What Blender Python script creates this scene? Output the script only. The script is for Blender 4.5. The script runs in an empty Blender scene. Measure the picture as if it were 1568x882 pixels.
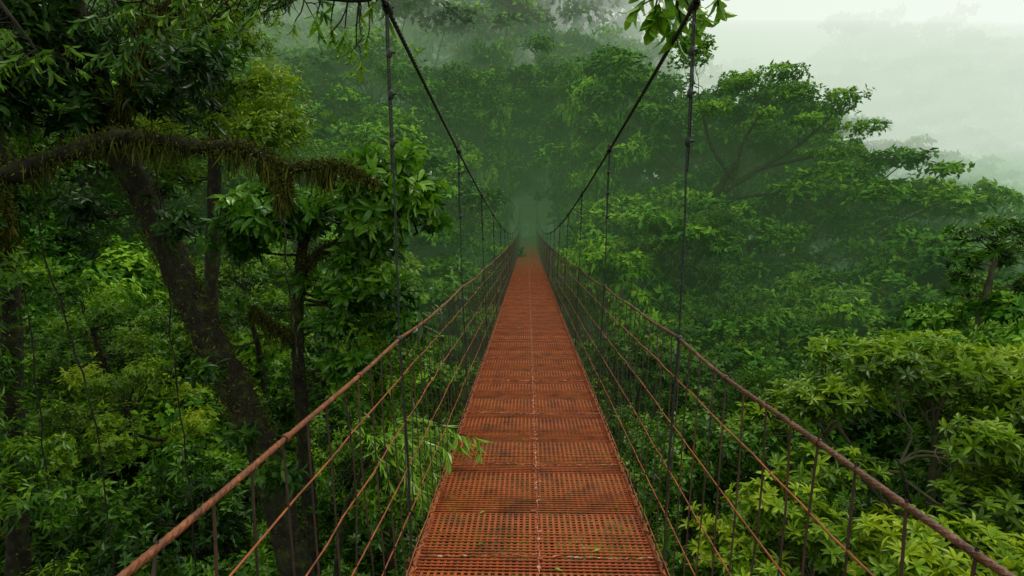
import bpy, math, random
import numpy as np
from mathutils import Vector
random.seed(7)
RNG = np.random.default_rng(11)
sc = bpy.context.scene
sc.view_settings.view_transform = 'Standard'
sc.view_settings.look = 'None'
sc.view_settings.exposure = 0

# ------------------------------------------------------------------ materials
def new_mat(name):
    m = bpy.data.materials.new(name); m.use_nodes = True
    nt = m.node_tree; nt.nodes.clear()
    out = nt.nodes.new('ShaderNodeOutputMaterial')
    return m, nt, out

def ramp(nt, stops):
    r = nt.nodes.new('ShaderNodeValToRGB')
    el = r.color_ramp.elements
    while len(el) < len(stops): el.new(0.5)
    for e, (p, c) in zip(el, stops):
        e.position = p; e.color = (*c, 1)
    return r

def noise(nt, scale, detail=4, coord='Object', rough=0.6):
    tc = nt.nodes.new('ShaderNodeTexCoord')
    n = nt.nodes.new('ShaderNodeTexNoise')
    n.inputs['Scale'].default_value = scale
    n.inputs['Detail'].default_value = detail
    n.inputs['Roughness'].default_value = rough
    nt.links.new(tc.outputs[coord], n.inputs['Vector'])
    return n

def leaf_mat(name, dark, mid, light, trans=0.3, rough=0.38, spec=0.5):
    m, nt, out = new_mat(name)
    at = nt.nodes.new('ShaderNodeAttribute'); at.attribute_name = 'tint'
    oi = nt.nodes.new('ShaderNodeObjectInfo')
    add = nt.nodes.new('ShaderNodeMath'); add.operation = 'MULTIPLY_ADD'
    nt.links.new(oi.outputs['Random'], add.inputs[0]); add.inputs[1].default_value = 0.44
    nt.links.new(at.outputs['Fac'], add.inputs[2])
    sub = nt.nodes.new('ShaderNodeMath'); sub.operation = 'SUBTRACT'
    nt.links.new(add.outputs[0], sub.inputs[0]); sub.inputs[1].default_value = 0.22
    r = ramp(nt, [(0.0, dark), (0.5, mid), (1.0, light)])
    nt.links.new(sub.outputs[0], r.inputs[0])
    p = nt.nodes.new('ShaderNodeBsdfPrincipled')
    nt.links.new(r.outputs[0], p.inputs['Base Color'])
    p.inputs['Roughness'].default_value = rough
    p.inputs['Specular IOR Level'].default_value = spec
    if trans>0:
        t = nt.nodes.new('ShaderNodeBsdfTranslucent')
        nt.links.new(r.outputs[0], t.inputs['Color'])
        mx = nt.nodes.new('ShaderNodeMixShader'); mx.inputs[0].default_value = trans
        nt.links.new(p.outputs[0], mx.inputs[1]); nt.links.new(t.outputs[0], mx.inputs[2])
        nt.links.new(mx.outputs[0], out.inputs['Surface'])
    else: nt.links.new(p.outputs[0], out.inputs['Surface'])
    return m

def solid_mat(name, stops, scale=6, rough=0.8, bump=0.4, spec=0.3, metallic=0.0, coord='Object', detail=6):
    m, nt, out = new_mat(name)
    n = noise(nt, scale, detail, coord)
    r = ramp(nt, stops)
    nt.links.new(n.outputs['Fac'], r.inputs[0])
    p = nt.nodes.new('ShaderNodeBsdfPrincipled')
    nt.links.new(r.outputs[0], p.inputs['Base Color'])
    p.inputs['Roughness'].default_value = rough
    p.inputs['Specular IOR Level'].default_value = spec
    p.inputs['Metallic'].default_value = metallic
    n2 = noise(nt, scale*5, 5, coord)
    b = nt.nodes.new('ShaderNodeBump'); b.inputs['Strength'].default_value = bump
    b.inputs['Distance'].default_value = 0.02
    nt.links.new(n2.outputs['Fac'], b.inputs['Height'])
    nt.links.new(b.outputs[0], p.inputs['Normal'])
    nt.links.new(p.outputs[0], out.inputs['Surface'])
    return m

M_leaf_dark = leaf_mat('leaf_dark', (0.006,0.029,0.003), (0.024,0.090,0.005), (0.10,0.24,0.008), spec=0.32)
M_leaf_mid  = leaf_mat('leaf_mid', (0.009,0.044,0.003), (0.054,0.170,0.006), (0.20,0.38,0.010), spec=0.32)
M_leaf_glossy = leaf_mat('leaf_glossy', (0.013,0.065,0.005), (0.076,0.24,0.011), (0.22,0.44,0.020), rough=0.28)
M_leaf_lime = leaf_mat('leaf_lime', (0.038,0.10,0.003), (0.16,0.31,0.006), (0.38,0.50,0.012), trans=0.35, spec=0.32)
M_leaf_far  = leaf_mat('leaf_far', (0.006,0.036,0.003), (0.052,0.185,0.009), (0.21,0.43,0.020), rough=0.6, spec=0.15, trans=0)
M_moss_str  = leaf_mat('moss_strands', (0.02,0.03,0.005), (0.06,0.075,0.010), (0.14,0.15,0.02), rough=0.9, spec=0.1, trans=0)
M_bark = solid_mat('bark_mossy', [(0.3,(0.005,0.004,0.003)),(0.48,(0.016,0.013,0.008)),(0.58,(0.020,0.030,0.006)),(0.75,(0.06,0.08,0.015))], 8, 0.9, 1.0)
M_bark_pale = solid_mat('bark_pale', [(0.3,(0.04,0.045,0.025)),(0.6,(0.11,0.11,0.06)),(0.8,(0.07,0.12,0.04))], 3, 0.9, 0.6)
M_ground = solid_mat('forest_floor', [(0.3,(0.008,0.02,0.005)),(0.6,(0.02,0.05,0.010)),(0.8,(0.04,0.08,0.015))], 0.7, 0.95, 0.9)
M_deck = solid_mat('deck_rust_paint', [(0.25,(0.08,0.018,0.004)),(0.42,(0.20,0.041,0.007)),(0.58,(0.31,0.063,0.010)),(0.78,(0.15,0.042,0.011))], 7, 0.42, 0.3, 0.35, detail=12)
M_seam = solid_mat('deck_seam_worn', [(0.35,(0.18,0.036,0.010)),(0.54,(0.34,0.085,0.03)),(0.66,(0.66,0.42,0.30))], 30, 0.5, 0.4, 0.5)
M_beam = solid_mat('deck_beam_rust', [(0.3,(0.05,0.013,0.005)),(0.7,(0.14,0.032,0.010))], 7, 0.6, 0.3, 0.3)
M_rail = solid_mat('rail_rust', [(0.3,(0.05,0.016,0.006)),(0.55,(0.19,0.052,0.013)),(0.75,(0.33,0.115,0.04))], 14, 0.45, 0.4, 0.5)
M_railR = solid_mat('rail_weathered', [(0.3,(0.03,0.014,0.008)),(0.55,(0.11,0.042,0.020)),(0.75,(0.22,0.11,0.07))], 14, 0.45, 0.4, 0.5)
M_wire = solid_mat('wire_rust', [(0.3,(0.10,0.028,0.010)),(0.6,(0.32,0.080,0.018)),(0.8,(0.44,0.14,0.04))], 9, 0.5, 0.2, 0.5)
M_rod  = solid_mat('rod_dark', [(0.35,(0.02,0.014,0.01)),(0.6,(0.06,0.03,0.02)),(0.8,(0.16,0.05,0.025))], 7, 0.55, 0.2, 0.5)
M_cable = solid_mat('cable_dark_green', [(0.35,(0.006,0.014,0.010)),(0.6,(0.015,0.026,0.018)),(0.8,(0.04,0.045,0.025))], 10, 0.55, 0.4, 0.4)
M_conc = solid_mat('tower_steel', [(0.35,(0.02,0.02,0.016)),(0.7,(0.06,0.05,0.04))], 3, 0.8, 0.4)

# ------------------------------------------------------------------ mesh builder
def nrm(a): return a/np.maximum(np.linalg.norm(a, axis=-1, keepdims=True), 1e-9)

T0_V = np.array([[0,0,0],[0.5,0.45,0.02],[0,1,-0.12],[-0.5,0.45,0.02]],float)
T0_F = np.array([[0,1,2,3]])
T1_V = np.array([[0,0,0],[0.5,0.42,0.03],[0,1,-0.10],[-0.5,0.42,0.03],[0,0.42,-0.04]],float)
T1_F = np.array([[0,1,2,4],[0,4,2,3]])
rows = [(0,0.05,0),(0.28,0.40,0.03),(0.62,0.46,0.0),(0.86,0.24,-0.08),(1.0,0.02,-0.16)]
T2_V = []; 
for t,w,z in rows: T2_V += [[-w,t,z+0.05*w*2],[0,t,z-0.02],[w,t,z+0.05*w*2]]
T2_V = np.array(T2_V,float)
T2_F = []
for i in range(len(rows)-1):
    a=i*3
    T2_F += [[a,a+1,a+4,a+3],[a+1,a+2,a+5,a+4]]
T2_F = np.array(T2_F)

class MB:
    def __init__(s): s.V=[]; s.F=[]; s.M=[]; s.T=[]; s.n=0; s.S=[]
    def add(s, V, F, mat=0, tint=0.5, smooth=False):
        V=np.asarray(V,float); F=np.asarray(F,int)
        s.V.append(V); s.F.append(F+s.n); s.M.append(np.full(len(F),mat)); s.S.append(np.full(len(F),smooth))
        s.T.append(np.full(len(V),tint) if np.isscalar(tint) else tint); s.n+=len(V)
    def tube(s, pts, rad, sides=8, mat=0, cap=True, bumpy=0.0):
        P=np.asarray(pts,float); n=len(P)
        R=np.full(n,rad,float) if np.isscalar(rad) else np.asarray(rad,float)
        tan=nrm(np.gradient(P,axis=0))
        ref=np.array([0,0,1.0]) if abs(tan[:,2]).mean()<0.8 else np.array([0,1.0,0])
        A=nrm(np.cross(tan,ref)); B=np.cross(tan,A)
        ang=np.linspace(0,2*np.pi,sides,endpoint=False)
        rr=R[:,None]*(1+bumpy*RNG.normal(size=(n,sides)))
        V=P[:,None,:]+rr[:,:,None]*(np.cos(ang)[None,:,None]*A[:,None,:]+np.sin(ang)[None,:,None]*B[:,None,:])
        V=V.reshape(-1,3)
        i=np.arange(n-1)[:,None]*sides; j=np.arange(sides)[None,:]; k=(j+1)%sides
        F=np.stack([i+j,i+k,i+sides+k,i+sides+j],-1).reshape(-1,4)
        s.add(V,F,mat,0.5,True)
    def box(s, c, d, mat=0):
        s.boxes([c],[d],mat)
    def boxes(s, C, D, mat=0):
        C=np.asarray(C,float); D=np.asarray(D,float)/2
        U=np.array([[x,y,z] for x in(-1,1) for y in(-1,1) for z in(-1,1)],float)
        V=(C[:,None,:]+U[None]*D[:,None,:]).reshape(-1,3)
        F0=np.array([[0,1,3,2],[4,6,7,5],[0,4,5,1],[2,3,7,6],[0,2,6,4],[1,5,7,3]])
        F=(F0[None]+8*np.arange(len(C))[:,None,None]).reshape(-1,4)
        s.add(V,F,mat)
    def leaves(s, pos, d, nor, L, W, mat, tint, lod=1):
        TV,TF=((T0_V,T0_F),(T1_V,T1_F),(T2_V,T2_F))[lod]
        N=len(pos)
        d=nrm(d); sd=nrm(np.cross(d,nor)); n=np.cross(sd,d)
        L=np.broadcast_to(L,(N,)); W=np.broadcast_to(W,(N,))
        V=(pos[:,None,:]+d[:,None,:]*(TV[None,:,1,None]*L[:,None,None])
           +sd[:,None,:]*(TV[None,:,0,None]*W[:,None,None])
           +n[:,None,:]*(TV[None,:,2,None]*L[:,None,None]))
        F=(TF[None]+len(TV)*np.arange(N)[:,None,None]).reshape(-1,4)
        s.add(V.reshape(-1,3),F,mat,np.repeat(tint,len(TV)),False)
    def twigs(s, C, axis, k, L, W, mat, tint, lod=1, spread=1.1, droop=0.25, along=0.0, jit=0.25):
        N=len(C); axis=nrm(axis)
        rv=RNG.normal(size=(N,3)); A=nrm(np.cross(axis,rv)); B=np.cross(axis,A)
        ang=(np.arange(k)/k*2*np.pi)[None,:]*(1 if along==0 else 2.6)+RNG.normal(size=(N,k))*jit
        sp=spread+RNG.normal(size=(N,k))*0.22
        rad=np.cos(ang)[...,None]*A[:,None]+np.sin(ang)[...,None]*B[:,None]
        d=axis[:,None]*np.cos(sp)[...,None]+rad*np.sin(sp)[...,None]
        d[...,2]-=droop
        nor=axis[:,None]*np.sin(sp)[...,None]-rad*np.cos(sp)[...,None]+RNG.normal(size=(N,k,3))*0.15
        Ls=L*(0.7+0.5*RNG.random((N,k)))*(0.75+0.5*RNG.random((N,1)))
        t=(np.arange(k)/k)[None,:,None]
        pos=C[:,None]+axis[:,None]*along*(t-0.5)
        Ws=W*(0.8+0.4*RNG.random((N,k)))
        tt=np.clip(tint[:,None]+RNG.normal(size=(N,k))*0.10,0,1)
        s.leaves(pos.reshape(-1,3),d.reshape(-1,3),nor.reshape(-1,3),Ls.reshape(-1),Ws.reshape(-1),mat,tt.reshape(-1),lod)
    def mesh(s, name, mats):
        V=np.concatenate(s.V); F=np.concatenate(s.F); M=np.concatenate(s.M); T=np.concatenate(s.T); S=np.concatenate(s.S)
        me=bpy.data.meshes.new(name)
        me.vertices.add(len(V)); me.vertices.foreach_set('co',V.astype(np.float32).ravel())
        me.loops.add(F.size); me.loops.foreach_set('vertex_index',F.astype(np.int32).ravel())
        me.polygons.add(len(F))
        me.polygons.foreach_set('loop_start',(np.arange(len(F))*4).astype(np.int32))
        me.polygons.foreach_set('material_index',M.astype(np.int32))
        me.polygons.foreach_set('use_smooth',S.astype(bool))
        a=me.attributes.new('tint','FLOAT','POINT'); a.data.foreach_set('value',T.astype(np.float32))
        for m in mats: me.materials.append(m)
        me.update(calc_edges=True)
        return me

def link(name, me, parent=None, loc=(0,0,0)):
    o=bpy.data.objects.new(name, me); sc.collection.objects.link(o); o.location=loc
    if parent: o.parent=parent
    return o
def empty(name): 
    o=bpy.data.objects.new(name,None); sc.collection.objects.link(o); o.empty_display_size=0.2; return o

def spline(ctrl, n=24):
    P=np.asarray(ctrl,float); m=len(P)
    if m==2: 
        t=np.linspace(0,1,n)[:,None]; return P[0]*(1-t)+P[1]*t
    Q=np.vstack([2*P[0]-P[1],P,2*P[-1]-P[-2]])
    out=[]
    for u in np.linspace(0,m-1-1e-6,n):
        i=int(u); t=u-i
        p0,p1,p2,p3=Q[i],Q[i+1],Q[i+2],Q[i+3]
        out.append(0.5*((2*p1)+(-p0+p2)*t+(2*p0-5*p1+4*p2-p3)*t*t+(-p0+3*p1-3*p2+p3)*t**3))
    return np.array(out)

def limb(mb, p0, p1, r0, r1, mat=0, n=8, sides=6, wob=0.08, sag=0.12):
    p0=np.array(p0,float); p1=np.array(p1,float); L=np.linalg.norm(p1-p0)
    m1=p0*0.66+p1*0.34+RNG.normal(size=3)*wob*L+np.array([0,0,-sag*L*0.5])
    m2=p0*0.33+p1*0.67+RNG.normal(size=3)*wob*L+np.array([0,0,-sag*L])
    P=spline([p0,m1,m2,p1],n)
    mb.tube(P,np.linspace(r0,r1,n),sides,mat)
    return P

def clump(mb, c, r, flat, ntw, k, L, W, mat, base, lod=1, spread=1.1, droop=0.25, along=0.0, up=0.5, inner=0.55, low=-0.35):
    d=nrm(RNG.normal(size=(ntw*2,3))); d=d[d[:,2]>low][:ntw]
    ph=RNG.random(3)*6.28
    lump=1+0.25*np.sin(d[:,0]*3.3+ph[0])+0.22*np.sin(d[:,1]*4.1+ph[1])+0.15*np.sin(d[:,2]*5+ph[2])
    rr=r*(inner+(1-inner)*RNG.random(len(d))**0.6)*lump
    rr*=1+0.25*(RNG.random(len(d))<0.12)
    pos=np.array(c)+d*rr[:,None]*np.array([1,1,flat])
    ax=d*0.6+np.array([0,0,up])+RNG.normal(size=d.shape)*0.3
    tint=np.clip(base+0.28*d[:,2]+RNG.normal(size=len(d))*0.12,0,1)  # top light painted into leaf colour: tint rises towards clump top
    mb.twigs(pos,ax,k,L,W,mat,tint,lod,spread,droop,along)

# ------------------------------------------------------------------ terrain & canopy height
CP=np.array([(4,10,-4.5),(10,10,-4),(18,14,-3),(5,20,-4),(13,25,-2.5),(25,25,-3),(6,32,2.5),(5,43,13),(14,42,10),(24,42,3.5),(3,60,24),
 (20,60,12),(35,45,-1),(40,70,9),(60,60,4),(70,100,30),(53,95,30),(40,110,24),(0,90,42),(110,100,40),(100,50,8),(60,20,-4),(-4,10,-6),(-8,10,-4),
 (-14,12,-2),(-5,20,-3),(-12,20,0),(-20,20,5),(-7,35,6),(-15,35,10),(-25,35,13),(-9,50,18),(-30,60,27),(-80,80,38),(-60,20,12),(0,20,-8),(0,34,-5),
 (0,-15,6),(-30,-10,4),(30,-10,0),(0,-60,10),(0,2,-6),(6,2,-5),(-6,2,-5)],float)
def canopy(x,y):
    x=np.asarray(x,float); y=np.asarray(y,float)
    d2=(x[...,None]-CP[:,0])**2+(y[...,None]-CP[:,1])**2+4
    w=d2**-1.8
    return (w*CP[:,2]).sum(-1)/w.sum(-1)
def ground(x,y):
    x=np.asarray(x,float); y=np.asarray(y,float)
    g=canopy(x,y)*0.6-10
    for (cx,cy) in ((0,59),(0,-7)):
        w=np.exp(-(((x-cx)/6)**2+((y-cy)/6)**2)**2)
        g=g*(1-w)+(-0.35)*w
    return g
xs=np.concatenate([np.arange(-600,-120,40),np.arange(-120,121,2.5),np.arange(160,601,40)])
ys=np.concatenate([np.arange(-400,-40,40),np.arange(-40,140,2.5),np.arange(160,801,40)])
X,Y=np.meshgrid(xs,ys); Z=ground(X,Y)+0.3*np.sin(X*0.7)*np.cos(Y*0.6)*(np.abs(X)>5)
nx,ny=len(xs),len(ys)
mb=MB(); i=np.arange(ny-1)[:,None]*nx; j=np.arange(nx-1)[None,:]
F=np.stack([i+j,i+j+1,i+nx+j+1,i+nx+j],-1).reshape(-1,4)
mb.add(np.stack([X,Y,Z],-1).reshape(-1,3),F,0,0.5,True)
link('ground',mb.mesh('ground',[M_ground]))

# ------------------------------------------------------------------ suspension bridge
bridge=empty('suspension_bridge')
Y0,Y1=-1.5,53.0
def sag(y): 
    y=np.asarray(y,float); return -0.32*np.sin(np.pi*np.clip((y-Y0)/(Y1-Y0),0,1))
def cab(y): return 1.59-0.47+0.0026*(np.asarray(y,float)-26)**2
mb=MB()
yy=np.arange(Y0,Y1,0.029); N=len(yy)
C=np.stack([np.zeros(N),yy,sag(yy)+RNG.normal(size=N)*0.0010-0.003],-1)
D=np.stack([np.full(N,1.2),np.full(N,0.010),np.full(N,0.004)],-1)
mb.boxes(C,D,0)
xl=np.arange(-0.585,0.59,0.0325); yl=np.arange(Y0,Y1,0.6)
Xg,Yg=np.meshgrid(xl,yl); Xg=Xg.ravel(); Yg=Yg.ravel()
C=np.stack([Xg,Yg+0.3,sag(Yg+0.3)-0.0065],-1); D=np.tile([0.013,0.6,0.005],(len(C),1))
mb.boxes(C,D,0)
link('deck_grating',mb.mesh('deck_grating',[M_deck]),bridge)
mb=MB()
sy=np.arange(0.45,Y1,1.2)
for k,y in enumerate(sy):
    n=70; xx=np.linspace(-0.6,0.6,n); 
    P=np.stack([xx,y+RNG.normal(size=n)*0.004+0.01*np.sin(xx*7+k),sag(y)+0.001+RNG.normal(size=n)*0.002],-1)
    mb.tube(P,0.002+0.005*RNG.random(n)**2,6,0)
for y in np.arange(Y0,Y1-1.2,1.2):
    yv=np.linspace(y,y+1.2,40); n=len(yv)
    P=np.stack([0.01+RNG.normal(size=n)*0.003,yv,sag(yv)],-1)
    mb.tube(P,0.002+0.005*RNG.random(n)**1.5,5,0)
for k in range(420):
    y=0.8+ (RNG.random()**1.6)*24; 
    mb.box((0.012+RNG.normal()*0.012,y,sag(y)+0.004),(0.008+RNG.random()*0.02,0.006+RNG.random()*0.014,0.003),0)
link('deck_seams',mb.mesh('deck_seams',[M_seam,M_deck]),bridge)
mb=MB()
for y in np.arange(0.45,Y1,1.2): mb.box((0,y,sag(y)-0.05),(1.3,0.04,0.05))
for sx in (-0.58,0,0.58):
    yv=np.arange(Y0,Y1+0.1,1.0); mb.tube(np.stack([np.full(len(yv),sx),yv,sag(yv)-0.03],-1),0.014,6)
link('deck_crossbeams',mb.mesh('deck_crossbeams',[M_beam]),bridge)
mb=MB(); n=22; yv=1.5+RNG.random(n)*14
mb.leaves(np.stack([RNG.uniform(-.55,.55,n),yv,sag(yv)+0.008],-1),np.stack([RNG.normal(size=n),RNG.normal(size=n),np.zeros(n)],-1),np.tile([0,0,1.],(n,1))+RNG.normal(size=(n,3))*.1,0.045,0.02,0,RNG.random(n),1)
link('fallen_leaves',mb.mesh('fallen_leaves',[M_leaf_lime]))
for side,nm,mr in ((-1,'left',M_rail),(1,'right',M_railR)):
    xr=0.65*side; RH=1.125 if side<0 else 1.135
    yv=np.arange(Y0-0.0,Y1,0.06); n=len(yv)
    rj=0.006*np.sin(yv*1.7+side)+0.003*np.sin(yv*5.1)
    base=np.stack([np.full(n,xr)+rj*0.5,yv,sag(yv)+RH+rj-0.02*np.abs(np.sin(np.pi*(yv-0.1)/2.7))],-1)
    mb=MB(); mb.tube(base,0.0070,10)
    yh=np.arange(Y0,Y1,0.015); bx=np.interp(yh,yv,base[:,0]); bz=np.interp(yh,yv,base[:,2])
    for ph in np.arange(5)*2*np.pi/5:
        a=yh*2*np.pi/0.11+ph
        mb.tube(np.stack([bx+0.0060*np.cos(a),yh,bz+0.0060*np.sin(a)],-1),0.0022,4)
    for y in np.arange(0.1,Y1,0.165*4):
        z=float(np.interp(y,yv,base[:,2])); x=float(np.interp(y,yv,base[:,0]))
        mb.tube([[x,y-0.012,z],[x,y,z],[x,y+0.012,z]],[0.010,0.0118,0.010],8)
    link('handrail_'+nm,mb.mesh('handrail_'+nm,[mr]),bridge)
    mb=MB()
    yw=np.arange(Y0,Y1,0.165); n=len(yw)
    for k,h in enumerate((0.06,0.28,0.50,0.72,0.94)):
        xo=side*(0.60+0.05*h/RH)
        P=np.stack([xo+RNG.normal(size=n)*0.002,yw,sag(yw)+h+RNG.normal(size=n)*0.002+0.006*np.sin(yw*1.3+k)],-1)
        mb.tube(P,0.0029,5)
    yz=np.arange(Y0,32,0.05); n=len(yz)
    P=np.stack([side*(0.597+0.014*((np.arange(n)%2)*2-1))+RNG.normal(size=n)*0.005,yz,sag(yz)+0.014+np.abs(RNG.normal(size=n))*0.012],-1)
    mb.tube(P,0.0045,4)
    yz=np.arange(Y0,Y1,1.0); n=len(yz)
    mb.tube(np.stack([np.full(n,side*0.6),yz,sag(yz)+0.004],-1),0.012,6)
    link('side_wires_'+nm,mb.mesh('side_wires_'+nm,[M_wire]),bridge)
    mb=MB()
    for y in np.arange(-1.4,Y1,0.165):
        top=sag(y)+RH-0.005; bow=RNG.normal()*0.006; by=RNG.normal()*0.010
        if RNG.random()<0.08: by*=3; bow*=2
        j=RNG.normal()*0.008
        P=spline([[xr,y+j,top],[side*0.637+bow,y+by,top-0.36],[side*0.618-bow*0.5,y-by*0.6,top-0.75],[side*0.60,y,sag(y)-0.03]],9)
        mb.tube(P,0.0032,5)
    link('balusters_'+nm,mb.mesh('balusters_'+nm,[M_rod]),bridge)
    mb=MB(); yc=np.arange(Y0,Y1+0.1,0.3); n=len(yc)
    xc=side*0.67
    mb.tube(np.stack([np.full(n,xc),yc,cab(yc)],-1),0.009,8)
    yh=np.arange(Y0,20,0.02)
    for ph in (0,2.1,4.2):
        a=yh*2*np.pi/0.12+ph
        mb.tube(np.stack([xc+0.008*np.cos(a),yh,cab(yh)+0.008*np.sin(a)],-1),0.0045,5)
    link('main_cable_'+nm,mb.mesh('main_cable_'+nm,[M_cable]),bridge)
    mb=MB()
    for y in np.arange(2.75,Y1-1,2.7):
        zt=float(cab(y)); zb=float(sag(y))-0.03; zr=float(sag(y))+RH
        P=[[xc,y,zt]]+[[xc+(xr-xc)*t+RNG.normal()*0.002,y+RNG.normal()*0.003,zt+(zr-zt)*t] for t in np.linspace(0.1,1,8)]
        mb.tube(P,0.005,6)
        P2=[[p[0]+side*0.010,p[1]+0.004,p[2]] for p in P[:5]]
        mb.tube(P2,0.0036,6)
        mb.tube([[xr,y,zr],[side*0.62,y,(zr+zb)/2],[side*0.61,y,zb]],0.0065,6)
        for dz in (0.0,0.19,0.37,0.58):
            if zt-dz>zr+0.05:
                x=xc+(xr-xc)*(dz/(zt-zr)); z=zt-dz
                mb.tube([[x,y,z+0.022],[x,y,z+0.014],[x,y,z],[x,y,z-0.014],[x,y,z-0.022]],[0.006,0.012,0.014,0.012,0.006],7)
                mb.tube([[x-0.004,y,z],[x+0.02,y-0.005,z+0.003],[x+0.027,y-0.006,z+0.004]],[0.008,0.007,0.004],5)
        mb.tube([[xc,y-0.04,float(cab(y-0.04))],[xc,y-0.03,float(cab(y-0.03))],[xc,y+0.03,float(cab(y+0.03))],[xc,y+0.04,float(cab(y+0.04))]],[0.016,0.022,0.022,0.016],8)
        mb.tube([[xc,y,zt+0.055],[xc,y,zt+0.04],[xc,y,zt]],[0.009,0.011,0.011],6)
        mb.tube([[xr,y-0.025,zr],[xr,y-0.015,zr],[xr,y+0.015,zr],[xr,y+0.025,zr]],[0.010,0.016,0.016,0.010],8)
    link('hangers_'+nm,mb.mesh('hangers_'+nm,[M_cable]),bridge)
mb=MB()
for ty in (Y0-0.2,Y1+0.2):
    zt=float(cab(ty))+0.15
    for s_ in (-1,1): mb.box((s_*0.74,ty,(zt-2)/2),(0.14,0.16,zt+2))
    mb.box((0,ty,zt-0.16),(1.34,0.12,0.14)); mb.box((0,ty,-0.14),(1.34,0.3,0.14))
link('end_towers',mb.mesh('end_towers',[M_conc]),bridge)

# ------------------------------------------------------------------ forest tree prototypes
def proto(seed, kind, far):
    global RNG
    RNG=np.random.default_rng(seed)
    mb=MB(); H=10.0
    lf=1.4 if far else 1.0; nf=0.5 if far else 1.0; lod=0 if far else 1
    lean=RNG.normal(size=2)*0.5
    top=np.array([lean[0],lean[1],H*0.82])
    trunk=spline([[0,0,-1.5],[RNG.normal()*0.2,RNG.normal()*0.2,H*0.3],[lean[0]*0.6,lean[1]*0.6,H*0.6],top],14)
    mb.tube(trunk,np.linspace(0.2,0.07,14),6,0)
    cl=[]
    if kind=='umbrella':
        for i in range(20):
            a=i*2.4+RNG.normal()*0.3; r=3.5*math.sqrt((i+0.5)/20)
            cl.append((np.array([math.cos(a)*r,math.sin(a)*r,H*0.92-0.10*r*r+RNG.normal()*0.4]),0.55+0.6*RNG.random(),0.42))
        for i in range(9):
            a=RNG.random()*6.28; r=1.5+2.4*RNG.random()
            cl.append((np.array([math.cos(a)*r,math.sin(a)*r,H*(0.42+0.28*RNG.random())]),0.55+0.5*RNG.random(),0.45))
    elif kind=='dome':
        for i in range(30):
            a=i*2.4+RNG.normal()*0.3; u=(i+0.5)/30; r=3.0*math.sqrt(u)*(0.8+0.35*RNG.random())
            cl.append((np.array([math.cos(a)*r,math.sin(a)*r,H*0.93-0.36*r*r+RNG.normal()*0.45]),0.5+0.6*RNG.random(),0.7))
        for i in range(9):
            a=RNG.random()*6.28; r=1.2+1.6*RNG.random()
            cl.append((np.array([math.cos(a)*r,math.sin(a)*r,H*(0.3+0.25*RNG.random())]),0.6+0.5*RNG.random(),0.7))
    else:
        for i in range(30):
            z=H*(0.3+0.68*RNG.random()); a=RNG.random()*6.28; r=(0.5+2.1*RNG.random())*(1.25-0.7*abs(z/H-0.65)*2)
            cl.append((np.array([math.cos(a)*r,math.sin(a)*r,z]),0.45+0.6*RNG.random(),0.6))
    for c,r,fl in cl:
        c=c+np.array([lean[0]*0.8,lean[1]*0.8,0])
        k=int(np.clip((c[2]/H-0.25)/0.6*10,3,12)); 
        limb(mb,trunk[k],c-np.array([0,0,r*fl*0.4]),0.06,0.02,0,5 if far else 7,4,0.08,0.10)
        base=0.45+RNG.normal()*0.17+0.5*(c[2]/H-0.75)  # higher clumps tinted lighter, painting in the bright crown top
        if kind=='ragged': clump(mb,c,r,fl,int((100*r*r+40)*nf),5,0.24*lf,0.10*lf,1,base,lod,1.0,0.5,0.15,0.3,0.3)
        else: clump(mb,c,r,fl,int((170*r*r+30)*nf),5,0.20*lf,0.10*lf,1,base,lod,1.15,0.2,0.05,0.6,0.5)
    return mb
protos=[]
for sd,kind in ((1,'umbrella'),(2,'umbrella'),(3,'dome'),(4,'dome'),(5,'ragged'),(6,'ragged')):
    protos.append((kind,proto(sd,kind,True).mesh('canopy_%s_far'%kind,[M_bark_pale,M_leaf_far]),
                   proto(sd,kind,False).mesh('canopy_%s_near'%kind,[M_bark,M_leaf_far])))
def shrub(seed, leafL, leafW, spread, droop, along, mat, k=6, lod=1, nc=16, dens=150):
    global RNG
    RNG=np.random.default_rng(seed)
    mb=MB(); H=4.0
    for i in range(nc):
        a=i*2.4+RNG.normal()*0.4; r=1.9*math.sqrt((i+0.3)/nc)
        c=np.array([math.cos(a)*r,math.sin(a)*r,H*0.88-0.33*r*r+RNG.normal()*0.3])
        limb(mb,[RNG.normal()*0.1,RNG.normal()*0.1,0.2+0.8*RNG.random()],c,0.05,0.012,0,7,5)
        rr=0.4+0.45*RNG.random()
        clump(mb,c,rr,0.65,int(dens*rr)+20,k,leafL,leafW,1,0.40+RNG.normal()*0.14,lod,spread,droop,along,0.5,0.35)
    mb.tube([[0,0,-2.5],[0,0,0],[0,0,1.2]],[0.12,0.1,0.06],6,0)
    return mb.mesh('understory',[M_bark,mat])
shrubs=[shrub(21,0.13,0.055,1.15,0.2,0.0,M_leaf_mid),shrub(22,0.15,0.05,0.9,0.4,0.25,M_leaf_dark,8),
        shrub(23,0.12,0.055,1.2,0.15,0.0,M_leaf_lime),shrub(24,0.09,0.040,1.0,0.35,0.2,M_leaf_mid,8),shrub(25,0.24,0.07,1.0,0.3,0.1,M_leaf_glossy,8,2,14,60)]

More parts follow.
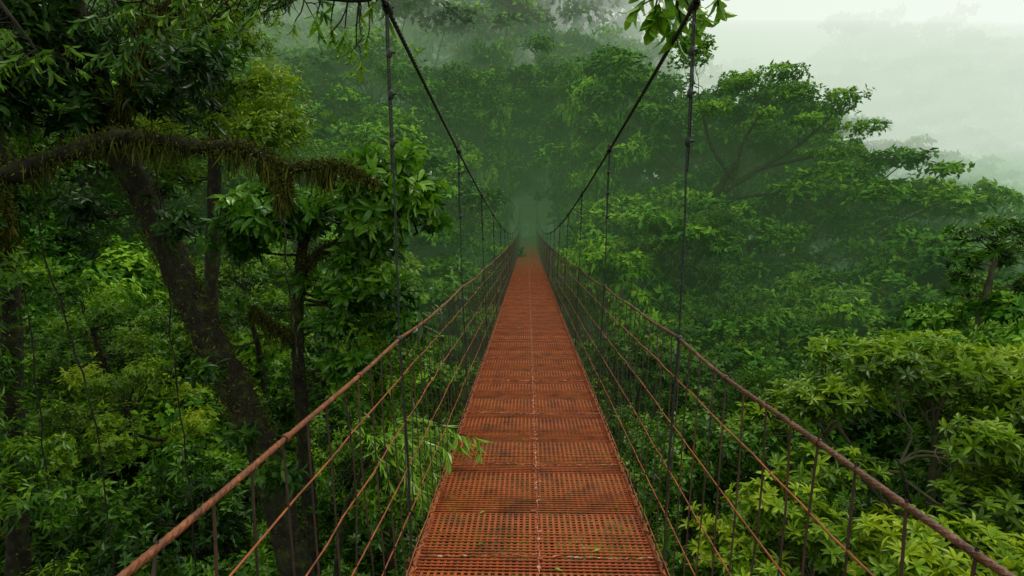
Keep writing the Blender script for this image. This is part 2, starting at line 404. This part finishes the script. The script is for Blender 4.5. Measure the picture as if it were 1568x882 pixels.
RNG=np.random.default_rng(99)
forest=empty('forest_canopy')
cnt=0
def put(me,x,y,z,s,sz=None,parent=forest,nm='tree'):
    global cnt
    o=bpy.data.objects.new(nm+'_%d'%cnt,me); cnt+=1
    sc.collection.objects.link(o); o.parent=parent
    o.location=(x,y,z); o.rotation_euler=(RNG.normal()*0.04,RNG.normal()*0.04,RNG.random()*6.28)
    o.scale=(s,s,sz if sz else s)
def scatter(x0,x1,y0,y1,step):
    for gx in np.arange(x0,x1,step):
        for gy in np.arange(y0,y1,step):
            x=gx+RNG.uniform(-0.45,0.45)*step; y=gy+RNG.uniform(-0.45,0.45)*step
            if abs(x)>0.9*max(y,0)+12: continue
            c=float(canopy(x,y)); g=float(ground(x,y))
            c+=RNG.normal()*1.5
            r=3.4*(c-g)/10
            if y<Y1+1 and abs(x)<r+1.0:
                lim=-1.6
                if abs(x)>1.6 and y>24: 
                    s=min((c-g)/10*0.7,(abs(x)-1.0)/3.3)
                    if s>0.3: put(protos[RNG.integers(4,6)][1],x,y,g,s,(c-g)/10); 
                    continue
                c=min(c,lim-1.0)
                if c-g<3: continue
            h=c-g; s=h/10
            if h<3: continue
            p=protos[RNG.choice([0,1,2,3,4,5],p=[.25,.25,.17,.17,.08,.08])]
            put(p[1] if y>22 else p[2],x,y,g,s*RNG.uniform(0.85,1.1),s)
scatter(-34,42,14,46,3.6)
scatter(-75,95,46,84,5.2)
scatter(-100,140,84,130,8)
for k in range(22):
    x=RNG.uniform(-9,9); y=RNG.uniform(56,66); g=float(ground(x,y))
    put(protos[RNG.integers(0,6)][1],x,y,g,RNG.uniform(0.8,1.3),RNG.uniform(1.0,1.7))
for (x,y,s,sz,pi) in [(-2.7,49,.5,1.7,5),(2.8,49.5,.5,1.7,4),(-3.6,52,.8,1.7,1),(3.7,52.5,.85,1.8,0),(-3.0,55,1.0,1.5,3),(3.0,55.5,1.0,1.5,2),(-.9,58.5,1.1,1.7,1),(1.2,59.5,1.1,1.8,0),(.2,62,1.4,1.9,2),(-3.0,45,.45,1.5,5),(3.2,45.5,.5,1.5,4),
        (0,57.5,.8,.6,3),(-1.8,60,1,.9,2),(2,60,1,.9,3),(0,66,1.5,1.6,3),(-2.4,41,.35,1.25,4),(2.8,40,.4,1.3,5),
        (-1.7,54.6,.36,.62,4),(1.8,54.8,.38,.66,5),(.1,55.6,.45,.34,3),(-.6,56.2,.4,.8,4),(.9,56.4,.4,.85,5)]:
    put(protos[pi][1],x,y,float(ground(x,y)) if y<51 else -.35,s,sz)
under=empty('understory_shrubs')
for k in range(330):
    y=RNG.uniform(3,30); x=RNG.uniform(-1,1)*(0.9*y+4)
    g=float(ground(x,y)); c=float(canopy(x,y))
    z=g+RNG.uniform(0,1)**0.5*(c-g-3.0)
    if abs(x)<3.4 and z>-6.5: z=-6.5-RNG.random()*2
    s=RNG.uniform(0.8,1.35)
    put(shrubs[RNG.choice([0,1,2,3,4],p=[.28,.24,.08,.26,.14])],x,y,z,s,None,under,'shrub')

# ------------------------------------------------------------------ named near trees (left)
RNG=np.random.default_rng(5)
def hang_moss(mb,P,r,n,mat,L=0.26):
    nt_=max(3,n//170); cen=RNG.integers(0,len(P),nt_)
    for c in cen:
        m=int(RNG.uniform(20,110)); idx=np.clip(np.round(c+RNG.normal(size=m)*0.7).astype(int),0,len(P)-1)
        p=P[idx]+RNG.normal(size=(m,3))*(r[idx][:,None]*0.5+0.02)
        Lm=L*RNG.uniform(0.3,1.1)*(0.25+RNG.random(m))
        d=np.tile([0,0,-1.0],(m,1))+RNG.normal(size=(m,3))*0.2
        mb.leaves(p,d,RNG.normal(size=(m,3)),Lm,0.004+0.008*RNG.random(m),mat,np.clip(RNG.normal(size=m)*0.2+0.5,0,1),1)
def fuzz(mb,P,r,n,mat,L=0.05):
    idx=RNG.integers(0,len(P),n); d=nrm(RNG.normal(size=(n,3)))
    p=P[idx]+d*r[idx][:,None]*(0.85+0.4*np.abs(np.sin(idx*1.7))[:,None])+RNG.normal(size=(n,3))*0.025
    mb.leaves(p,d+RNG.normal(size=(n,3))*0.8-np.array([0,0,.15]),RNG.normal(size=(n,3)),L*(0.4+RNG.random(n)),L*0.34,mat,np.clip(RNG.normal(size=n)*0.25+0.48,0,1),1)

def tree(name,trunkpts,r0,r1,clumps,limbs=(),leaf=0,L=0.14,W=0.055,k=6,lod=1,spread=1.0,droop=0.35,along=0.2,dens=1.0,moss=900,up=0.4,mats=None,flat=0.7,inner=0.2):
    mats=mats or [M_bark,M_leaf_dark,M_moss_str]
    mb=MB(); n=60
    P=spline(trunkpts,n); P=P+np.cumsum(RNG.normal(size=P.shape),0)*r0*0.04; R=np.linspace(r0,r1,n)*(1+.06*np.sin(np.arange(n)*.9))
    mb.tube(P,R,12,0,bumpy=0.07)
    if moss: fuzz(mb,P,R,moss*5,2,0.05)
    allP=P
    for pts,a,b in limbs:
        Q=spline(pts,50); r=np.linspace(a,b,50)*(1+.25*np.sin(np.arange(50)*1.1)*np.sin(np.arange(50)*.37)); mb.tube(Q,r,9,0,bumpy=0.12)
        if moss: fuzz(mb,Q,r,moss*3,2,0.05); hang_moss(mb,Q,r,moss*2,2)
        allP=np.vstack([allP,Q])
    for it in clumps:
        c,r=np.array(it[0],float),it[1]; base=it[2] if len(it)>2 else 0.45
        dd=np.linalg.norm(allP-c,axis=1)+np.maximum(allP[:,2]-c[2]+0.1,0)*0.8
        q=allP[np.argmin(dd)]
        S=limb(mb,q,c,0.022,0.007,0,9,6,0.08,0.08)
        for kk in range(4): limb(mb,S[4],c+RNG.normal(size=3)*r*0.6*np.array([1,1,flat]),0.010,0.004,0,6,4)
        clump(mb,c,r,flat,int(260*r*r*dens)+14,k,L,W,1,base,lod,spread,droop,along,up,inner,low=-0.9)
    return link(name,mb.mesh(name,mats))
def vol(c,R,n,r0,r1,b0,bs=.12):
    out=[]
    for _ in range(n):
        d=RNG.normal(size=3); d=d/np.linalg.norm(d)*RNG.random()**.4
        out.append((tuple(np.array(c)+d*np.array(R)),RNG.uniform(r0,r1),float(np.clip(b0+RNG.normal()*bs,0.05,.95))))
    return out

tree('leaning_mossy_tree',[(-2.0,7.0,-11),(-2.6,7.0,-4.5),(-3.2,7.0,-1.4),(-3.55,7.0,-.5),(-3.9,7.0,.25),(-4.25,7,1.1),(-4.7,7.0,2.2),(-5.0,6.8,3.6),(-5.3,6.4,5.5)],0.20,0.14,
 vol((-4.6,6.6,3.8),(1.7,.8,.9),17,.3,.55,.45)+vol((-5.8,6.3,3.0),(.9,.6,.7),8,.3,.5,.4)+
 [((-4.9,6.6,2.75),.4,.35),((-5.5,7.3,1.8),.4,.3),((-2.9,6.5,-1.3),.25,.5),((-4.0,6.8,1.6),.25,.4),((-4.6,7.2,2.0),.25,.4),((-3.75,6.6,-.1),.15,.5),((-3.4,6.7,-.9),.14,.5)],
 [([(-6.3,5.5,1.75),(-5.6,5.6,1.85),(-5.1,5.8,2.05),(-4.5,6,2.32),(-3.97,6,2.43),(-3.3,6,2.33),(-2.86,6,2.33),(-2.53,6,2.14),(-2.14,6,2.14),(-1.85,6,2.12),(-1.6,6.1,1.97)],.12,.010),
  ([(-4.8,7,2.6),(-4.4,6.6,3.0),(-4.0,6.4,3.6),(-3.4,6.6,4.2)],.06,.03),
  ([(-2.55,6,2.14),(-2.5,5.98,1.99),(-2.46,5.95,1.86)],.03,.012)],moss=2200,L=.15,W=.05,lod=2,droop=.6,up=.2,dens=.9,inner=.1)
tree('mossy_forest_tree',[(-7.8,8.4,-12),(-7.6,8.2,-4),(-7.4,8.2,0),(-7.3,8.2,3),(-7.0,8,7)],0.16,0.11,
 vol((-6.9,7.6,3.6),(1.3,.7,1.5),14,.5,.85,.38)+vol((-6.9,7.4,.2),(.9,.6,2.4),15,.4,.7,.38),
 [([(-7,8,1.5),(-6.6,7.4,1.3),(-6.2,7.0,1.9)],.05,.02)],moss=1000,L=.13,W=.045,droop=.55,up=.2,mats=[M_bark,M_leaf_mid,M_moss_str])
tree('glossy_leaf_tree',[(-2.9,8.2,-11),(-3.1,8.1,-4),(-3.17,8,-1.2),(-3.22,8,.2),(-3.12,8,1.1),(-2.98,8,1.8),(-2.6,7.9,2.3)],0.11,0.05,
 vol((-3.3,7.7,1.75),(.8,.4,.35),9,.2,.34,.55)+vol((-1.85,7.6,1.95),(.6,.4,.65),15,.18,.33,.65)+vol((-2.3,7.9,.9),(.75,.4,.6),11,.18,.32,.5)+
 [((-3.9,7.9,1.35),.28,.4),((-2.7,8,.2),.28,.4),((-1.7,8,.3),.28,.45),((-2.5,8.0,-.3),.3,.5)],
 [([(-3.15,8,.75),(-2.9,8,1.15),(-2.5,8,1.35),(-2.1,8,1.42),(-1.75,8,1.5)],.05,.02),
  ([(-3.2,8,.0),(-3.5,7.9,.2),(-3.7,7.8,.45)],.04,.015),
  ([(-2.9,8,1.9),(-2.3,7.8,2.1),(-1.9,7.6,2.05)],.035,.015)],mats=[M_bark,M_leaf_glossy,M_moss_str],L=.19,W=.07,k=7,lod=2,spread=.95,droop=.5,along=.12,dens=.7,moss=900,up=.25)
tree('slender_forest_tree',[(-2.1,9.2,-11),(-2.25,9,-3),(-2.3,9,-.6),(-2.35,9,.6),(-2.2,9,1.4)],0.11,0.05,
 vol((-2.3,8.7,-.2),(.8,.5,1.2),14,.3,.5,.5)+vol((-2.3,8.3,-2.2),(1.0,.5,.9),10,.35,.55,.35),moss=800,L=.12,W=.042,mats=[M_bark,M_leaf_mid,M_moss_str])
tree('olive_crown_tree',[(-7.2,13,-11),(-7.0,13,-2),(-6.6,13,3),(-6.4,13,6)],0.18,0.10,
 vol((-6.6,12.6,5.0),(2.3,1.0,1.9),26,.6,1.0,.42)+vol((-8.2,12.6,3.2),(1.6,.8,1.2),8,.5,.8,.35),
 mats=[M_bark,M_leaf_lime,M_moss_str],L=.12,W=.05,moss=300,dens=.9)
for k,(x,y,z,r) in enumerate([(-7.6,10.8,-1.2,1.7),(-5.6,9.5,-2.8,1.6),(-8.8,9.0,-3.2,1.7),(-4.2,9.0,-3.7,1.4),(-6.6,7.2,-3.8,1.5),(-4.6,13,-1.3,1.6),(-9.8,13,-.1,1.9),(-3.2,6.4,-3.4,1.0),(-5.2,6.0,-4.4,1.3),(-3.4,11,-2.6,1.3),(-6.9,14.5,.2,1.6)]):
    cl=[]
    for i in range(17):
        a=i*2.4; q=r*math.sqrt((i+.4)/17)
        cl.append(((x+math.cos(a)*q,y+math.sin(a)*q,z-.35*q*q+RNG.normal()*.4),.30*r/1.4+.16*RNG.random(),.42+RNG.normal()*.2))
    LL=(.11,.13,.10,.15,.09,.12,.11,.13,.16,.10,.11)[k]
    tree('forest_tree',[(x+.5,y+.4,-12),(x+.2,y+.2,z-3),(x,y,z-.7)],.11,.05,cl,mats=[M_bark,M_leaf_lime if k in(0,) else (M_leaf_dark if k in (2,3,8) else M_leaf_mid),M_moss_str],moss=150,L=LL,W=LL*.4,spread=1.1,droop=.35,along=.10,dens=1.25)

# right side: rosette-leaf trees
RNG=np.random.default_rng(8)
def rosette_tree(name,x,y,z,rx,ry,nc,lens=.16):
    cl=[]
    for i in range(nc):
        a=i*2.4+RNG.normal()*.2; q=math.sqrt((i+.4)/nc)
        cl.append(((x+math.cos(a)*q*rx,y+math.sin(a)*q*ry,z-1.3*q*q*q+RNG.normal()*.16),.28+.26*RNG.random(),.55+RNG.normal()*.16))
    limbs=[]
    for i in range(6):
        a=i*1.05+RNG.normal()*.2
        limbs.append(([(x+.1,y+.1,z-2.8),(x+math.cos(a)*rx*.3,y+math.sin(a)*ry*.3,z-1.9),(x+math.cos(a)*rx*.6,y+math.sin(a)*ry*.6,z-1.1)],.045,.02))
    return tree(name,[(x-.3,y+.6,-12),(x,y+.3,z-5),(x+.1,y+.1,z-2.8),(x,y,z-1.0)],.10,.04,cl,limbs,mats=[M_bark_pale,M_leaf_lime,M_moss_str],moss=0,L=lens,W=.048,k=8,lod=2,spread=1.15,droop=.08,along=0,dens=.75,up=.9,flat=.6,inner=.5)
rosette_tree('rosette_leaf_tree',5.9,8.8,-.55,2.4,1.9,32)
rosette_tree('rosette_leaf_tree',8.9,9.2,-.6,2.3,2.0,26)
rosette_tree('rosette_leaf_tree',5.0,6.4,-2.0,1.8,1.3,20)
rosette_tree('rosette_leaf_tree',3.5,7.4,-2.2,1.4,1.2,16)
rosette_tree('rosette_leaf_tree',7.2,6.4,-1.9,1.7,1.2,16)
rosette_tree('rosette_leaf_tree',3.4,5.0,-3.3,1.3,1.0,14)
tree('forest_tree',[(3.0,10.4,-12),(2.8,10.3,-4),(2.8,10.2,-2.2)],.12,.05,vol((3.2,9.6,-2.2),(1.1,.8,.9),12,.35,.6,.5)+vol((3.0,7.6,-4.2),(1.4,.9,.7),9,.4,.7,.4),mats=[M_bark,M_leaf_mid,M_moss_str],moss=100,L=.12,W=.05,dens=1.2)
tree('tufted_tree',[(10.0,14.2,-12),(10.2,14.1,-4),(10.35,14,-1.5),(10.6,14,.2),(10.7,14,.8)],.11,.05,
 [((10.7,14,1.5),.4,.5),((10.0,13.8,1.35),.38,.5),((11.4,14,1.3),.4,.5),((9.75,13.7,.75),.33,.45),((10.5,13.6,1.0),.35,.5),((11.0,14.3,.75),.38,.5),((11.9,14,.9),.4,.5),((10.2,14.4,.3),.3,.45),((11.6,13.8,1.75),.35,.5),((11.2,13.8,.2),.3,.5),((9.9,14,.0),.28,.5)],
 mats=[M_bark_pale,M_leaf_mid,M_moss_str],moss=0,L=.20,W=.06,k=9,spread=1.15,droop=.35,along=0,dens=.5,up=.7,flat=.6)

def spray(name,path,r0,r1,tw,L,W,mat,k=7,droop=.5,tint=.5):
    mb=MB(); P=spline(path,24); mb.tube(P,np.linspace(r0,r1,24),7,0)
    C=[];A=[]
    for c in tw:
        c=np.array(c,float); q=P[np.argmin(np.linalg.norm(P-c,axis=1))]
        limb(mb,q,c,.006,.003,0,6,5); C.append(c); A.append(c-q+np.array([0,0,-.05]))
    mb.twigs(np.array(C),np.array(A),k,L,W,1,np.full(len(C),tint),2,.85,droop,.10)
    return link(name,mb.mesh(name,[M_bark,mat]))
spray('overhanging_branch',[(2.2,2.2,5.2),(1.6,2.7,3.9),(1.1,3.0,3.0),(.8,3.1,2.78),(.62,3.15,2.74)],.05,.006,
  [(.50,3.15,2.66),(.57,3.1,2.58),(.66,3.2,2.60),(.74,3.1,2.58),(.82,3.2,2.66),(.62,3.05,2.70),(.88,3.1,2.74),(.56,3.2,2.78),(.75,3.2,2.78),(.68,3.1,2.55),(.9,3.15,2.66),(.6,3.1,2.64),(.8,3.1,2.60),(.7,3.15,2.64),(.55,3.1,2.61)],.12,.05,M_leaf_glossy,6,.6,.6)
spray('overhanging_branch',[(-4.5,4.4,5.2),(-3.0,4.3,3.9),(-2.0,4.2,3.25),(-1.3,4.1,3.05),(-.9,4.0,3.02)],.06,.005,
  [(-1.75,4.2,2.98),(-1.6,4.1,2.88),(-1.45,4.1,2.93),(-1.25,4.05,2.80),(-1.15,4.1,2.93),(-1.1,4.0,2.74),(-1.05,4.0,2.98),(-.95,4.0,2.92),(-1.9,4.2,3.0),(-2.1,4.2,2.98),(-1.35,4.1,2.85),(-1.2,4.0,2.68),(-1.15,4.05,2.62),(-1.3,4.1,2.75)],.10,.026,M_leaf_mid,7,.6,.6)
spray('overhanging_branch',[(-3.2,7.5,5.2),(-2.4,5.5,4.1),(-1.2,4.0,3.35),(0,3.6,3.0),(1.0,3.6,3.0)],.05,.006,
  [(-.5,3.7,3.05),(-.3,3.7,3.0),(.0,3.6,2.95),(.2,3.6,3.0),(.45,3.6,2.97)],.09,.025,M_leaf_mid,5,.5)
for (px,py,pz) in ((-3.6,5.2,3.5),(-2.9,5.4,3.8),(-4.3,5.0,3.3),(-2.3,5.6,3.9)):
    tw=[(px+RNG.normal()*.25,py+RNG.normal()*.15,pz-.1-.5*RNG.random()) for _ in range(22)]
    spray('overhanging_branch',[(px-1.6,py+.8,pz+1.8),(px-.7,py+.3,pz+.7),(px,py,pz),(px+.25,py,pz-.35)],.04,.005,tw,.12,.032,M_leaf_mid,7,.7,.45)

# trees arching over the far end of the bridge
RNG=np.random.default_rng(77)
for (name,tx,ty,c,R,n) in (('arching_tree',-3.1,45,(-.6,45,9.2),(3.4,2.5,5.2),34),('arching_tree',3.2,47,(1.6,46.5,10.5),(3.6,2.5,6.2),38),('arching_tree',-2.6,50,(-.2,49,7.2),(2.6,1.6,4.2),34)):
    cl=[(p,r,b) for (p,r,b) in vol(c,R,n,.7,1.2,.45,.16) if p[2]-r*.6>3.1 or abs(p[0])>1.8+r]
    tree(name,[(tx,ty,float(ground(tx,ty))-1),(tx,ty,1),(tx*.9,ty,5),(tx*.5,ty,9),(tx*.3,ty,12)],.26,.10,cl,mats=[M_bark,M_leaf_far,M_moss_str],moss=0,L=.26,W=.12,k=5,lod=0,spread=1.1,droop=.3,along=.05,dens=.42,up=.6,flat=.6,inner=.35)

mb=MB(); base=np.array([-1.25,4.15,-.2])
for kk in range(26):
    tip=np.array([-.80+RNG.normal()*.12,4.0+RNG.normal()*.15,.05+RNG.normal()*.11])
    P=spline([base,base*.5+tip*.5+np.array([0,0,.14]),tip,tip+np.array([.06,-.02,-.12])],14)
    mb.tube(P,.0025,4,0)
    mb.twigs(P[4:],np.gradient(P,axis=0)[4:],3,.11,.020,1,np.full(10,.85),1,.6,.5,.02)
mb.tube(spline([(-1.9,4.8,-11),(-1.8,4.6,-4),(-1.5,4.3,-1),tuple(base)],20),np.linspace(.05,.012,20),6,0)
link('bamboo_plant',mb.mesh('bamboo_plant',[M_bark,M_leaf_glossy]))

mb=MB()
for pts in ([(-5.3,6.2,4.5),(-5.1,6.1,1.6),(-4.9,6.1,.6),(-4.65,6.1,-.8),(-4.6,6.1,-3)],[(-4.3,6.8,4),(-4.2,6.8,.4),(-4.1,6.8,-2),(-4.15,6.8,-5)],
            [(-6.8,7.5,4),(-6.3,7.3,0),(-6.2,7.2,-4)],[(-2.46,5.95,1.92),(-2.48,5.95,1.3),(-2.40,5.95,.2)]):
    mb.tube(spline(pts,30)+RNG.normal(size=(30,3))*.012,.009,5,0)
link('hanging_vines',mb.mesh('hanging_vines',[M_bark]))

RNG=np.random.default_rng(31)
cl=[]
for (x,z,r) in [(11.5,9.6,1.4),(13.2,9.9,1.5),(15,9.3,1.5),(16.2,8.8,1.3),(16.6,7.4,1.2),(9.8,8.4,1.3),(8.5,10.6,1.4),(14.2,7.6,.9),(12.2,7.9,.9),(15.6,6.2,.9),(17,6.0,.9)]:
    for _ in range(2): cl.append(((x*.97+RNG.normal()*.4,32+RNG.normal()*1.6,z+RNG.normal()*.3-.9),r*.72,.62))
tree('umbrella_crown_tree',[(9.2,33,-6),(9.5,32.8,0),(10.0,32.5,3),(10.9,32,4.6)],.32,.16,cl,
  [([(10.2,32,3.2),(12.1,32,4.4),(14.0,32,5.6),(15.4,32,6.9)],.15,.05),([(10.7,32,4.0),(11.1,32,5.7),(12.2,32,7.6)],.12,.05),([(12.1,32,4.4),(14,31.8,4.8),(16.3,31.8,5.2)],.11,.04),([(10.7,32,3.8),(9.5,32,5.4),(8.7,32,8)],.12,.04),([(10.3,32,2.8),(12.6,31,3.0),(15,31.5,2.7)],.11,.04)],
  mats=[M_bark,M_leaf_far,M_moss_str],moss=0,L=.22,W=.11,k=5,spread=1.15,droop=.15,along=.05,dens=.55,up=.7,flat=.42,inner=.4)

# ------------------------------------------------------------------ mist (self-glowing volumes)
def glow_fog_mat(name,dens,col):
    m,nt,out=new_mat(name)
    a=nt.nodes.new('ShaderNodeVolumeAbsorption'); a.inputs['Color'].default_value=(0,0,0,1); a.inputs['Density'].default_value=dens
    e=nt.nodes.new('ShaderNodeEmission'); e.inputs['Color'].default_value=(*col,1); e.inputs['Strength'].default_value=dens  # emission stands in for daylight scattered by the mist
    ad=nt.nodes.new('ShaderNodeAddShader'); nt.links.new(a.outputs[0],ad.inputs[0]); nt.links.new(e.outputs[0],ad.inputs[1])
    nt.links.new(ad.outputs[0],out.inputs['Volume'])
    return m
def fog_ell(name,c,r,mat):
    bpy.ops.mesh.primitive_uv_sphere_add(segments=64,ring_count=32,location=c)
    o=bpy.context.object; o.name=name; o.scale=r; o.data.materials.append(mat)
fog_ell('mist_valley',(10,98,-5),(170,80,28),glow_fog_mat('mist_valley_glow',0.0085,(0.19,0.38,0.155)))
fog_ell('mist_cloud',(66,98,33),(86,78,44),glow_fog_mat('mist_cloud_glow',0.030,(1.02,1.07,1.0)))
fog_ell('mist_right',(44,56,-8),(42,42,15.5),glow_fog_mat('mist_right_glow',0.018,(0.29,0.51,0.29)))
fog_ell('mist_left',(-40,60,18),(38,38,22),glow_fog_mat('mist_left_glow',0.014,(0.34,0.52,0.28)))
fog_ell('mist_upper',(-4,92,40),(150,66,38),glow_fog_mat('mist_upper_glow',0.013,(0.50,0.66,0.46)))

# ------------------------------------------------------------------ light & world
w=bpy.data.worlds.new('World'); sc.world=w; w.use_nodes=True
nt=w.node_tree; bg=nt.nodes['Background']
sky=nt.nodes.new('ShaderNodeTexSky'); sky.sky_type='NISHITA'; sky.sun_disc=False
EL,AZ=math.radians(65),math.radians(40)
sky.sun_elevation=EL; sky.sun_rotation=AZ
sky.dust_density=4; sky.air_density=1.0
mx=nt.nodes.new('ShaderNodeMix'); mx.data_type='RGBA'; mx.inputs['Factor'].default_value=0.8
nt.links.new(sky.outputs[0],mx.inputs[6]); mx.inputs[7].default_value=(9.4,9.2,8.0,1)
nt.links.new(mx.outputs[2],bg.inputs['Color'])
bg.inputs['Strength'].default_value=0.12
sun=bpy.data.lights.new('sun','SUN'); sun.energy=1.5; sun.angle=math.radians(18); sun.color=(1,0.96,0.84)
so=bpy.data.objects.new('sun',sun); sc.collection.objects.link(so)
d=Vector((math.sin(AZ)*math.cos(EL),math.cos(AZ)*math.cos(EL),math.sin(EL)))
so.rotation_euler=d.to_track_quat('Z','Y').to_euler()

cam=bpy.data.cameras.new('camera'); co=bpy.data.objects.new('camera',cam); sc.collection.objects.link(co)
co.location=(-0.05,0,1.59); co.rotation_euler=(math.radians(90-6.27),0,math.radians(1.5))
cam.lens=21.1; cam.sensor_width=36; cam.clip_end=3000; cam.clip_start=0.05
sc.camera=co
tot=sum(len(m.polygons) for m in bpy.data.meshes); print('POLYS',tot,'OBJS',len(bpy.data.objects))
